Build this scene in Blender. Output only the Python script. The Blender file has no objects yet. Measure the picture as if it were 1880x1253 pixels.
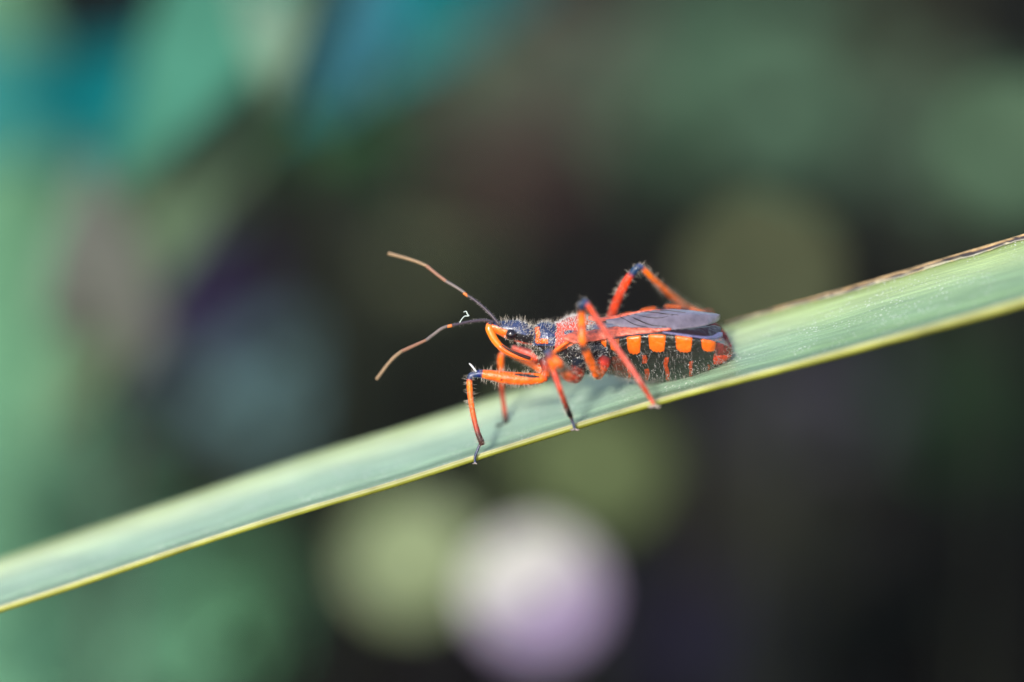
import bpy, math, random
import numpy as np
from mathutils import Vector, Matrix, kdtree
# one scene unit is one centimetre
sc = bpy.context.scene
sc.unit_settings.system = 'METRIC'
sc.unit_settings.scale_length = 0.01
rng = np.random.default_rng(7)
random.seed(7)

# ------------------------------------------------------------------ camera, sky, sun
PITCH = math.radians(20)
CP, SP = math.cos(PITCH), math.sin(PITCH)
DIST = 15.67
FOC = np.array([0., 0., 24.])                    # point in focus, 24 cm above the ground
AX = np.array([1., 0., 0.]); UP = np.array([0., SP, CP]); FW = np.array([0., CP, -SP])
cam_d = bpy.data.cameras.new('camera'); cam = bpy.data.objects.new('camera', cam_d)
sc.collection.objects.link(cam); sc.camera = cam
cam.location = Vector(FOC - DIST * FW); cam.rotation_euler = (math.pi / 2 - PITCH, 0, 0)
cam_d.lens = 90; cam_d.sensor_width = 36; cam_d.clip_start = 0.5; cam_d.clip_end = 60000
cam_d.dof.use_dof = True; cam_d.dof.focus_distance = DIST
cam_d.dof.aperture_fstop = 0.0667                # 1.35 cm pupil

SUN_EL, SUN_AZ = math.radians(32), math.radians(-158)   # azimuth from +Y towards +X
world = bpy.data.worlds.new("World"); sc.world = world; world.use_nodes = True
wn = world.node_tree; wn.nodes.clear()
wo = wn.nodes.new('ShaderNodeOutputWorld'); bg = wn.nodes.new('ShaderNodeBackground')
sky = wn.nodes.new('ShaderNodeTexSky'); sky.sky_type = 'NISHITA'; sky.sun_disc = False
sky.sun_elevation = SUN_EL; sky.sun_rotation = SUN_AZ; sky.air_density = 1.0; sky.dust_density = 2.0
bg.inputs[1].default_value = 0.15
wn.links.new(sky.outputs[0], bg.inputs[0]); wn.links.new(bg.outputs[0], wo.inputs[0])
sun_d = bpy.data.lights.new('sun', 'SUN'); sun_d.energy = 2.5; sun_d.angle = math.radians(9); sun_d.color = (1, .95, .86)
sun = bpy.data.objects.new('sun', sun_d); sc.collection.objects.link(sun)
sdir = Vector((math.cos(SUN_EL) * math.sin(SUN_AZ), math.cos(SUN_EL) * math.cos(SUN_AZ), math.sin(SUN_EL)))
sun.rotation_euler = sdir.to_track_quat('Z', 'Y').to_euler(); sun.location = (0, 0, 200)
vs = sc.view_settings; vs.view_transform = 'Standard'; vs.look = 'None'; vs.gamma = 1; vs.exposure = 0.7
sc.cycles.use_denoising = True
sc.cycles.max_bounces = 6

# ------------------------------------------------------------------ helpers
def P(px, py, w=0.0):
    """point seen at (px, py) of the 1880x1253 frame, w cm behind the plane of focus"""
    k = (1 + w / DIST) / 300.0
    return FOC + AX * (px - 940) * k + UP * (626.5 - py) * k + FW * w
def proj(p):
    q = np.atleast_2d(p) - FOC
    w = q @ FW; k = 300.0 / (1 + w / DIST)
    return 940 + (q @ AX) * k, 626.5 - (q @ UP) * k, w
col = sc.collection
def obj(name, verts, faces, mat, parent=None, origin=None, smooth=True, kind=None):
    me = bpy.data.meshes.new(name)
    v = np.asarray(verts, float)
    if parent is not None: origin = np.array(parent.matrix_world.translation if parent.parent is None else parent['org'])
    o0 = np.array(origin) if origin is not None else np.zeros(3)
    me.from_pydata((v - o0).tolist(), [], [tuple(map(int, f)) for f in faces]); me.update()
    if smooth: me.polygons.foreach_set('use_smooth', [True] * len(me.polygons))
    if mat: me.materials.append(mat)
    o = bpy.data.objects.new(name, me); col.objects.link(o)
    if parent is not None: o.parent = parent
    else: o.location = Vector(o0)
    o['org'] = [float(a) for a in o0]
    if kind: o['kind'] = kind
    return o
def empty(name, loc, label=None, cat=None, group=None):
    o = bpy.data.objects.new(name, None); col.objects.link(o); o.location = Vector(loc); o.empty_display_size = .1
    o.matrix_world = Matrix.Translation(Vector(loc)); o['org'] = [float(a) for a in loc]
    if label: o['label'] = label
    if cat: o['category'] = cat
    if group: o['group'] = group
    return o
def lin(c):
    c = np.asarray(c, float) / 255.; return np.where(c <= .04045, c / 12.92, ((c + .055) / 1.055) ** 2.4)
def smooth_path(pts, n):
    """Catmull-Rom through rows of pts, n samples (columns may hold radii, colours)"""
    p = np.asarray(pts, float); m = len(p)
    d = np.r_[0, np.cumsum(np.linalg.norm(np.diff(p[:, :3], axis=0), axis=1) + 1e-9)]
    t = np.linspace(0, d[-1], n); out = np.zeros((n, p.shape[1]))
    tang = np.gradient(p, d, axis=0) if m > 2 else np.tile((p[1] - p[0]) / d[1], (2, 1))
    for i, a in enumerate(t):
        k = min(np.searchsorted(d, a, side='right') - 1, m - 2); k = max(k, 0)
        h = d[k + 1] - d[k]; s = (a - d[k]) / h
        out[i] = (2*s**3-3*s**2+1)*p[k] + (s**3-2*s**2+s)*h*tang[k] + (-2*s**3+3*s**2)*p[k+1] + (s**3-s**2)*h*tang[k+1]
    return out
def frames(c):
    tn = np.gradient(c, axis=0); tn /= np.linalg.norm(tn, axis=1)[:, None] + 1e-12
    n = np.cross(tn[0], [0.1, 1, .2]); n /= np.linalg.norm(n); N = []
    for t in tn:
        n = n - t * (n @ t); n /= np.linalg.norm(n); N.append(n.copy())
    N = np.array(N); return tn, N, np.cross(tn, N)
def tube(c, r, k=10, caps=True, start=0):
    c = np.asarray(c, float); r = np.broadcast_to(np.asarray(r, float), (len(c),))
    _, N, B = frames(c); a = np.arange(k) * 2 * math.pi / k
    V = (c[:, None] + r[:, None, None] * (np.cos(a)[None, :, None] * N[:, None] + np.sin(a)[None, :, None] * B[:, None])).reshape(-1, 3)
    F = []
    for i in range(len(c) - 1):
        for j in range(k):
            j2 = (j + 1) % k; F.append((start+i*k+j, start+i*k+j2, start+(i+1)*k+j2, start+(i+1)*k+j))
    if caps:
        F.append(tuple(start + j for j in range(k))[::-1]); F.append(tuple(start+(len(c)-1)*k+j for j in range(k)))
    return V, F
class Soup:
    def __init__(s): s.v = []; s.f = []; s.c = []; s.n = 0
    def add(s, V, F, C=None):
        s.f += [tuple(i + s.n for i in f) for f in F]; s.v.append(np.asarray(V, float)); s.n += len(V)
        if C is not None: s.c.append(np.broadcast_to(np.asarray(C, float), (len(V), 3)))
    def V(s): return np.concatenate(s.v)
    def C(s): return np.concatenate(s.c)
def set_color(o, C, name='tint'):
    at = o.data.color_attributes.new(name, 'FLOAT_COLOR', 'POINT')
    at.data.foreach_set('color', np.c_[C, np.ones(len(C))].astype(np.float32).ravel())
def mat(name, color=(.5, .5, .5), rough=.5, spec=.5, attr=None, bump=None, coat=0, trans=0, noise=None, sss=0, metal=0, sheen=0, tspec=None):
    m = bpy.data.materials.new(name); m.use_nodes = True; nt = m.node_tree; b = nt.nodes['Principled BSDF']
    L = nt.links.new
    b.inputs['Roughness'].default_value = rough; b.inputs['Specular IOR Level'].default_value = spec
    b.inputs['Coat Weight'].default_value = coat; b.inputs['Coat Roughness'].default_value = .15
    b.inputs['Sheen Weight'].default_value = sheen
    b.inputs['Metallic'].default_value = metal
    if sss: b.inputs['Subsurface Weight'].default_value = sss; b.inputs['Subsurface Radius'].default_value = (.02, .01, .005); b.inputs['Subsurface Scale'].default_value = 1
    tc = nt.nodes.new('ShaderNodeTexCoord')
    if attr:
        a = nt.nodes.new('ShaderNodeVertexColor'); a.layer_name = attr; src = a.outputs[0]
    else:
        a = nt.nodes.new('ShaderNodeRGB'); a.outputs[0].default_value = (*color, 1); src = a.outputs[0]
    if noise:
        n = nt.nodes.new('ShaderNodeTexNoise'); n.inputs['Scale'].default_value = noise[0]; n.inputs['Detail'].default_value = 5
        L(tc.outputs['Object'], n.inputs['Vector'])
        mr = nt.nodes.new('ShaderNodeMapRange'); mr.inputs[1].default_value = .3; mr.inputs[2].default_value = .7
        mr.inputs[3].default_value = 1 - noise[1]; mr.inputs[4].default_value = 1 + noise[1]; L(n.outputs[0], mr.inputs[0])
        mx = nt.nodes.new('ShaderNodeVectorMath'); mx.operation = 'SCALE'; L(src, mx.inputs[0]); L(mr.outputs[0], mx.inputs['Scale']); src = mx.outputs[0]
    L(src, b.inputs['Base Color'])
    if bump:
        n = nt.nodes.new('ShaderNodeTexNoise'); n.inputs['Scale'].default_value = bump[0]; n.inputs['Detail'].default_value = 3
        L(tc.outputs['Object'], n.inputs['Vector'])
        bp = nt.nodes.new('ShaderNodeBump'); bp.inputs['Distance'].default_value = bump[1]; L(n.outputs[0], bp.inputs['Height']); L(bp.outputs[0], b.inputs['Normal'])
    if trans:
        t = nt.nodes.new('ShaderNodeBsdfTranslucent'); L(src, t.inputs[0]); ms = nt.nodes.new('ShaderNodeMixShader'); ms.inputs[0].default_value = trans
        L(b.outputs[0], ms.inputs[1]); L(t.outputs[0], ms.inputs[2]); L(ms.outputs[0], nt.nodes['Material Output'].inputs[0])
    return m

# ------------------------------------------------------------------ ground
def ground():
    m = bpy.data.materials.new('soil'); m.use_nodes = True; nt = m.node_tree; L = nt.links.new; b = nt.nodes['Principled BSDF']
    b.inputs['Roughness'].default_value = 1; b.inputs['Specular IOR Level'].default_value = .05
    tc = nt.nodes.new('ShaderNodeTexCoord')
    n = nt.nodes.new('ShaderNodeTexNoise'); n.inputs['Scale'].default_value = .06; n.inputs['Detail'].default_value = 8; L(tc.outputs['Object'], n.inputs['Vector'])
    r = nt.nodes.new('ShaderNodeValToRGB'); r.color_ramp.elements[0].position = .35; r.color_ramp.elements[1].position = .7
    r.color_ramp.elements[0].color = (.0055, .004, .004, 1); r.color_ramp.elements[1].color = (.014, .010, .009, 1)
    L(n.outputs[0], r.inputs[0]); L(r.outputs[0], b.inputs['Base Color'])
    n2 = nt.nodes.new('ShaderNodeTexNoise'); n2.inputs['Scale'].default_value = 1.2; n2.inputs['Detail'].default_value = 8; L(tc.outputs['Object'], n2.inputs['Vector'])
    bp = nt.nodes.new('ShaderNodeBump'); bp.inputs['Distance'].default_value = .6; L(n2.outputs[0], bp.inputs['Height']); L(bp.outputs[0], b.inputs['Normal'])
    # fine near, coarse far: one sheet to the horizon
    g = np.r_[-30000, -3000, -600, np.linspace(-200, 300, 101), 900, 4000, 30000]
    gx = np.r_[-30000, -3000, -600, np.linspace(-150, 150, 81), 600, 3000, 30000]
    X, Y = np.meshgrid(gx, g); Z = 0.5 * np.sin(X * .11 + 1) * np.cos(Y * .09) + rng.normal(0, .25, X.shape)
    Z[np.abs(X) > 160] = 0; Z[np.abs(Y) > 320] = 0
    nx = len(gx); V = np.c_[X.ravel(), Y.ravel(), Z.ravel()]
    F = [(j*nx+i, j*nx+i+1, (j+1)*nx+i+1, (j+1)*nx+i) for j in range(len(g)-1) for i in range(nx-1)]
    obj('ground', V, F, m, origin=(0, 0, 0), kind='structure')
ground()

# ------------------------------------------------------------------ background plants
_mats = {}
def leafmat(rgb, trans=.25, gain=.62):
    k = tuple(rgb) + (trans, gain)
    if k not in _mats:
        c = np.clip(lin(rgb) * gain, .003, .8)
        _mats[k] = mat('leaf_tone', tuple(c), rough=.7, spec=.06, trans=trans, noise=(1.5, .22))
    return _mats[k]
PG = 1.2
stem_mat = mat('stem_dull', (.018, .024, .014), rough=.7, noise=(3, .3))

def oval_leaf(c, L, W, yaw, tilt, roll=0, n=8, k=5, tip=.35, cup=.12):
    """a pointed oval leaf with midrib fold, base near c; returns verts, faces (double sided solid)"""
    V = []
    for i in range(n + 1):
        s = i / n; wd = W * (math.sin(math.pi * min(1, s * .98 + .02)) ** .6) * (1 - tip * s) if 0 < i < n else W * .03
        for j in range(k):
            q = (j / (k - 1) - .5) * 2
            V.append((q * wd / 2, s * L, cup * W * (q * q) - .25 * L * s * s * .6))
    V = np.array(V); F = [(i*k+j, i*k+j+1, (i+1)*k+j+1, (i+1)*k+j) for i in range(n) for j in range(k - 1)]
    V = solid(V, F)
    R = (Matrix.Rotation(yaw, 3, 'Z') @ Matrix.Rotation(tilt, 3, 'X') @ Matrix.Rotation(roll, 3, 'Y'))
    return V[0] @ np.array(R).T + np.array(c), V[1]
def solid(V, F, th=.03):
    """give a sheet its thickness"""
    me = bpy.data.meshes.new('t'); me.from_pydata(V.tolist(), [], F); me.update()
    N = np.zeros(len(V) * 3); me.vertices.foreach_get('normal', N); N = N.reshape(-1, 3); bpy.data.meshes.remove(me)
    n = len(V); cnt = {}
    for f in F:
        for a, b in zip(f, f[1:] + f[:1]): cnt[(a, b)] = cnt.get((a, b), 0) + 1
    F2 = list(F) + [tuple(i + n for i in f[::-1]) for f in F]
    for (a, b) in cnt:
        if (b, a) not in cnt: F2.append((b, a, a + n, b + n))
    return np.r_[V, V - N * th], F2

def stem_to(root_xy, top, r=.12):
    a = np.array([root_xy[0], root_xy[1], 0.]); b = np.array(top)
    mid = (a + b) / 2 + np.array([(b-a)[0] * .2, (b-a)[1] * .2, abs(b[2]) * .12])
    c = smooth_path([a, mid, b], 12); return tube(c, np.linspace(r * 1.4, r * .6, 12), 6)

def leafy_plant(name, label, cat, cx, cy, rx, ry, w, rgb, n=14, size=1.0, spread_w=3., trans=.25, group=None):
    """a plant whose leaves fill about (rx, ry) round (cx, cy) at depth w; it stands on the ground below"""
    ctr = P(cx, cy, w); k = (1 + w / DIST) / 300
    root = np.array([ctr[0] + rng.uniform(-3, 3), ctr[1] + rng.uniform(1, 5), 0.])
    t = empty(name, root, label, cat, group)
    V, F = stem_to(root[:2], ctr, .08); obj('stem', V, F, stem_mat, t)
    m = leafmat(rgb, trans, PG)
    for i in range(n):
        # sunflower-seed spread: even cover, uneven edge
        a = i * 2.39996 + rng.uniform(-.3, .3); rr = math.sqrt((i + .5) / n) * rng.uniform(.85, 1.08)
        off = AX * rx * k * rr * math.cos(a) + UP * ry * k * rr * math.sin(a) + FW * rng.uniform(-1, 1) * spread_w
        L = size * k * math.sqrt(rx * ry / n) * 2.9 * rng.uniform(.8, 1.25)
        p = ctr + off
        if p[2] < .4: p[2] = .4
        yaw = rng.uniform(0, 2 * math.pi)
        V, F = oval_leaf((0, 0, 0), L, L * rng.uniform(.62, .85), yaw, rng.uniform(-.25, .25))
        # lean the blade towards the light and the viewer
        R = np.array(Matrix.Rotation(rng.uniform(.35, .75), 3, 'X')); V = V @ R.T
        V = V - V.mean(axis=0) + p
        V[:, 2] = np.maximum(V[:, 2], .15)
        lf = obj('leaf', V, F, m, t)
        # petiole joins it to the stem
        a0 = root + (ctr - root) * rng.uniform(.55, .95)
        pv, pf = tube(smooth_path([a0, (a0 + p) / 2 - [0, 0, .15 * L], p], 6), .035 + .0012 * w, 4); obj('petiole', pv, pf, stem_mat, lf)
    return t

def strap(pts, m, parent, name='leaf_blade', n=26, k=7, fold=.25, th=.02):
    """long leaf: rows of (px, py, w, half width in px)"""
    q = []
    for (px, py, w, hw) in pts: q.append(np.r_[P(px, py, w), hw * (1 + w / DIST) / 300])
    q = smooth_path(q, n); c = q[:, :3]; hw = np.maximum(q[:, 3], .01)
    tn = np.gradient(c, axis=0); tn /= np.linalg.norm(tn, axis=1)[:, None]
    view = np.array([0, -.75, .66]); sd = np.cross(tn, view); sd /= np.linalg.norm(sd, axis=1)[:, None]; nn = np.cross(sd, tn)
    V = np.array([c[i] + sd[i] * hw[i] * s + nn[i] * hw[i] * fold * (abs(s) - .5) for i in range(n) for s in np.linspace(-1, 1, k)])
    F = [(i*k+j, i*k+j+1, (i+1)*k+j+1, (i+1)*k+j) for i in range(n - 1) for j in range(k - 1)]
    V, F = solid(V, F, th); return obj(name, V, F, m, parent)

# straps of the reed standing outside the frame on the left
def reed_left():
    base = P(-420, 300, 16); root = np.array([base[0], base[1], 0.])
    t = empty('reed_plant', root, 'blurred blue-green reed leaves crossing the upper left corner', 'reed')
    V, F = tube(smooth_path([root, root + [0, 0, 15], [base[0] - .4, base[1], base[2] + 16]], 20), .45, 10); obj('stem', V, F, leafmat((80, 120, 90)), t)
    return t
BG = []
t = reed_left()
strap([(-420, 160, 24, 60), (0, 190, 22, 90), (300, 170, 20, 110), (600, 70, 19, 130), (800, -10, 18, 110), (980, -80, 18, 40)], leafmat((0, 148, 152)), t).__setitem__('label', 'broad deep teal leaf')
strap([(600, -300, 7, 60), (470, -100, 7, 110), (375, 80, 7, 112), (300, 200, 7, 72), (190, 350, 7.5, 8)], leafmat((76, 144, 124)), t)
strap([(700, -300, 7, 20), (590, -60, 8, 70), (450, 170, 8, 95), (310, 380, 8, 92), (180, 600, 8.5, 75), (80, 820, 9, 12)], leafmat((102, 126, 100)), t)
rt = P(-560, -620, 12)
t2 = empty('reed_plant', rt * [1, 1, 0], 'blurred pale reed leaves hanging into the top edge left of centre', 'reed')
V, F = tube(smooth_path([rt * [1, 1, 0], rt * [1, 1, .5] , rt + [0, 0, 4]], 20), .3, 10); obj('stem', V, F, leafmat((80, 120, 90)), t2)
strap([(-560, -420, 12, 20), (0, -600, 12, 50), (400, -480, 10, 60), (500, -220, 8, 78), (508, -30, 7, 72), (500, 70, 6, 50), (496, 190, 6, 6)], leafmat((138, 172, 148)), t2)
strap([(-560, -500, 12, 20), (0, -640, 12, 50), (480, -560, 12, 70), (620, -260, 12, 95), (635, 0, 10, 105), (620, 120, 9, 85), (590, 230, 9, 20)], leafmat((128, 224, 228)), t2)
t3 = empty('grass_plant', P(20, 3600, 26) * [1, 1, 0], 'blurred pale green blade standing upright along the left edge', 'grass')
strap([(-30, 3600, 26, 60), (0, 1300, 40, 130), (-20, 700, 36, 140), (-40, 250, 32, 140), (-50, -60, 30, 60), (-20, -200, 30, 6)], leafmat((140, 206, 166)), t3)
t4 = empty('broad_leaf_plant', P(180, 2600, 17) * [1, 1, 0], 'blurred mauve-grey pointed leaf standing left, under the teal leaves', 'plant')
strap([(170, 2600, 18, 8), (200, 1200, 14, 10), (205, 800, 12, 14), (195, 680, 9, 60), (185, 560, 8, 118), (175, 430, 8, 75), (160, 290, 8, 6)], leafmat((118, 122, 116)), t4)

PL = [
 ('leafy_plant', 'blurred slate-blue foliage left of the insect above the green blade', 'plant', 480, 720, 150, 110, 22, (84, 112, 116), 18),
 ('leafy_plant', 'blurred indigo foliage in the dark left of the antennae', 'plant', 370, 570, 100, 110, 22, (50, 42, 74), 18),
 ('leafy_plant', 'blurred grey-green bush under the leaf at the far lower left', 'plant', 200, 1130, 260, 170, 24, (88, 136, 108), 22),
 ('leafy_plant', 'blurred mid-green foliage along the left side above the leaf', 'plant', 110, 880, 160, 120, 24, (98, 142, 112), 18),
 ('leafy_plant', 'blurred bright green foliage just under the leaf left of the pale disc', 'plant', 440, 1090, 90, 110, 22, (90, 142, 106), 14),
 ('leafy_plant', 'blurred mossy green foliage below the teal leaves', 'plant', 300, 360, 110, 60, 34, (88, 120, 84), 12),
 ('leafy_plant', 'blurred dark green foliage beside the teal leaves, upper left of centre', 'plant', 640, 270, 120, 80, 17, (44, 80, 50), 14),
 ('leafy_plant', 'blurred olive foliage behind the tips of the antennae', 'plant', 760, 450, 150, 110, 26, (88, 92, 68), 20),
 ('leafy_plant', 'blurred olive-grey foliage at the top edge, centre', 'plant', 880, 120, 110, 110, 42, (88, 104, 84), 14),
 ('leafy_plant', 'blurred brownish-grey withered foliage at the top, right of centre', 'plant', 1080, 120, 120, 110, 52, (92, 90, 80), 14),
 ('leafy_plant', 'blurred reddish-brown withered foliage above the insect', 'plant', 930, 320, 110, 80, 34, (86, 62, 60), 14),
 ('leafy_plant', 'blurred blue-green bush filling the top right of centre', 'plant', 1340, 180, 220, 170, 40, (72, 100, 80), 22),
 ('leafy_plant', 'blurred sage-green bush behind the bokeh disc at the right edge', 'plant', 1730, 260, 150, 120, 34, (78, 100, 82), 16),
 ('leafy_plant', 'blurred drab foliage near the top right corner', 'plant', 1640, 60, 130, 70, 56, (72, 76, 60), 12),
 ('leafy_plant', 'blurred deep green foliage under the leaf at the right edge', 'plant', 1790, 720, 130, 110, 46, (38, 70, 44), 12),
 ('leafy_plant', 'blurred ash-grey foliage under the leaf right of the insect', 'plant', 1480, 740, 170, 80, 30, (76, 74, 82), 16),
 ('leafy_plant', 'blurred moss-green foliage below the insect feet', 'plant', 1060, 830, 130, 100, 22, (100, 114, 78), 16),
 ('leafy_plant', 'blurred dim grey-brown foliage lower right of the pale discs', 'plant', 1420, 930, 180, 110, 40, (64, 62, 56), 16),
 ('leafy_plant', 'blurred navy foliage at the bottom edge right of the mauve disc', 'plant', 1280, 1170, 120, 80, 34, (48, 46, 64), 12),
]
for a in PL:
    leafy_plant(*a[:9], n=int(a[9] * 1.5), size=1.15, spread_w=2.2)

def glint_disc(name, label, cat, cx, cy, r, w, rgb, sectors=7, tilt=.9):  # added disc: bokeh of far glints put into a shape
    """an almost round flat disc on a thin stalk, its sectors side by side"""
    ctr = P(cx, cy, w); k = (1 + w / DIST) / 300; R = r * k
    root = np.array([ctr[0] + .6, ctr[1] + 1.2, 0.])
    t = empty(name, root, label, cat)
    V, F = stem_to(root[:2], ctr + [0, .12, -.1], .028); obj('stem', V, F, stem_mat, t)
    ms = [leafmat(q, .3, .62) for q in rgb]
    T = np.array(Matrix.Rotation(tilt, 3, 'X'))
    for i in range(sectors):
        a = i * 2 * math.pi / sectors; Vp = []
        n, kk = 8, 7; half = math.pi / sectors * 1.12
        for p in range(n + 1):
            rr = R * (.06 + .94 * p / n)
            for j in range(kk):
                q = (j / (kk - 1) - .5) * 2; edge = 1 - .06 * q * q if p == n else 1
                aa = a + q * half
                Vp.append((rr * edge * math.cos(aa), rr * edge * math.sin(aa), .08 * R * (p / n) ** 2 + .012 * (i % 2) + .02 * q * q))
        Vp = np.array(Vp); Fp = [(x*kk+y, x*kk+y+1, (x+1)*kk+y+1, (x+1)*kk+y) for x in range(n) for y in range(kk-1)]
        Vp, Fp = solid(Vp, Fp, .01); obj('disc_sector', Vp @ T.T + ctr, Fp, ms[0 if math.sin(a - .42) > .3 else (1 if math.sin(a - .42) > -.35 else 2)], t)
    c = np.array([[0, 0, -.02], [0, 0, .03], [0, 0, .06]]) @ T.T + ctr
    V, F = tube(c, [R * .1, R * .1, R * .03], 10); obj('disc_centre', V, F, ms[0], t)
    return t
glint_disc('bokeh_disc', 'large bokeh disc of a glint at the bottom, pale grey above, mauve below', 'bokeh_disc', 985, 1092, 130, 8.6, [(226, 226, 222), (200, 192, 208), (186, 168, 204)], 12)
glint_disc('bokeh_disc', 'yellow-green bokeh disc of a glint at the bottom, left of the mauve one', 'bokeh_disc', 755, 1030, 122, 11.0, [(156, 174, 132), (166, 182, 144), (150, 166, 126)], 9)
def bokeh_leaf(name, label, cx, cy, r, w, rgb, tilt=.95):  # bokeh discs of far glints, given the shape of added round leaves
    ctr = P(cx, cy, w); Rr = r * (1 + w / DIST) / 300; root = np.array([ctr[0] + .5, ctr[1] + 1., 0.])
    t = empty(name, root, label, 'plant'); V, F = stem_to(root[:2], ctr + [0, .1, -.08], .028); obj('stem', V, F, stem_mat, t)
    T = np.array(Matrix.Rotation(tilt, 3, 'X')); V = [(0, 0, 0)]; n, k = 6, 36
    for i in range(1, n + 1):
        for j in range(k):
            a = j * 2 * math.pi / k; rr = Rr * i / n * (1 + .03 * math.sin(5 * a + cx) + .02 * math.sin(9 * a)); V.append((rr * math.cos(a), rr * math.sin(a), .12 * Rr * (i / n) ** 2 + .03 * Rr * (i / n) * math.cos(7 * a)))
    F = [(0, 1 + j, 1 + (j + 1) % k) for j in range(k)] + [(1+(i-1)*k+j, 1+i*k+j, 1+i*k+(j+1)%k, 1+(i-1)*k+(j+1)%k) for i in range(1, n) for j in range(k)]
    V, F = solid(np.array(V), F, .03); obj('leaf', V @ T.T + ctr, F, leafmat(rgb, .25, .62), t)
    return t
bokeh_leaf('bokeh_disc_plant', 'olive bokeh disc shaped as a round leaf, just under the insect, beside the pale discs', 1100, 860, 125, 11, (98, 112, 76))
bokeh_leaf('bokeh_disc_plant', 'olive-brown bokeh disc, shaped as a round leaf, above the right half of the green blade', 1400, 505, 150, 6.5, (78, 84, 62))
bokeh_leaf('bokeh_disc_plant', 'grey-green bokeh disc, shaped as a round leaf, at the right edge, upper half', 1850, 275, 150, 7.5, (80, 106, 84))
bokeh_leaf('bokeh_disc_plant', 'dim green bokeh disc, shaped as a round leaf, top centre right', 1430, 210, 140, 11, (72, 98, 80))

def ground_cover():
    s = Soup(); tones = []
    for i in range(5200):
        x, y = rng.uniform(-60, 60), rng.uniform(-10, 200)
        L = rng.uniform(1.2, 3.0); a = rng.uniform(0, 6.28); z = .3 + rng.uniform(0, 1.6); tl = rng.uniform(-.5, .5)
        d = np.array([math.cos(a), math.sin(a), tl]); sd = np.array([-math.sin(a), math.cos(a), rng.uniform(-.3, .3)])
        c = np.array([x, y, z]); W = L * rng.uniform(.2, .35)
        V = [c, c + d*L*.35 + sd*W, c + d*L*.35 - sd*W, c + d*L*.75 + sd*W*.7, c + d*L*.75 - sd*W*.7, c + d*L - np.array([0, 0, .2*L]), c + d*L*.35 + [0, 0, -.06*L], c + d*L*.75 + [0, 0, -.08*L]]
        F = [(0, 6, 1), (0, 2, 6), (1, 6, 7, 3), (6, 2, 4, 7), (3, 7, 5), (7, 4, 5)]
        t = np.array([[.012, .02, .012], [.02, .018, .014], [.012, .012, .018], [.02, .026, .014]][rng.integers(4)]) * rng.uniform(.25, .9)
        s.add(V, F, t)
    o = obj('ground_cover', s.V(), s.f, mat('litter', attr='tint', rough=.8, spec=.1), origin=(0, 0, 0), smooth=False, kind='stuff')
    set_color(o, s.C()); o['label'] = 'dark blurred weeds and leaf litter on the ground behind'; o['category'] = 'ground cover'
ground_cover()

# ------------------------------------------------------------------ the green blade the insect stands on
NEAR = [(-1500, 1500, 1.1), (-900, 1370, .8), (-400, 1235, .5), (-150, 1163, .38), (0, 1116, .30), (100, 1084, .27), (250, 1034, .2), (400, 983, .15), (500, 952, .12), (600, 921, .08), (700, 894, .05), (800, 862, .02),
        (870, 838, 0), (940, 817, -.02), (1040, 785, -.05), (1120, 761, -.1), (1182, 742, -.14), (1287, 713, -.22), (1420, 679, -.32), (1500, 658, -.4), (1600, 630, -.49), (1700, 603, -.58), (1800, 575, -.67), (1880, 553, -.75), (2100, 480, -1.), (2500, 350, -1.4), (3100, 230, -2.2), (3800, 330, -3.0)]
FAR = [(-1480, 1490, 1.25), (-900, 1330, 1.3), (-400, 1165, 1.25), (-150, 1078, 1.2), (0, 1027, 1.15), (100, 991, 1.13), (250, 943, 1.09), (400, 891, 1.05), (500, 857, 1.03), (600, 824, 1.), (700, 796, .97), (800, 764, .94),
       (870, 738, .92), (940, 716, .9), (1040, 690, .85), (1120, 667, .8), (1182, 648, .74), (1287, 614, .65), (1420, 571, .5), (1500, 549, .42), (1600, 520, .32), (1700, 489, .22), (1800, 459, .13), (1880, 437, .06), (2100, 350, -.15), (2500, 230, -.5), (3100, 110, -1.3), (3800, 210, -2.1)]
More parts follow.
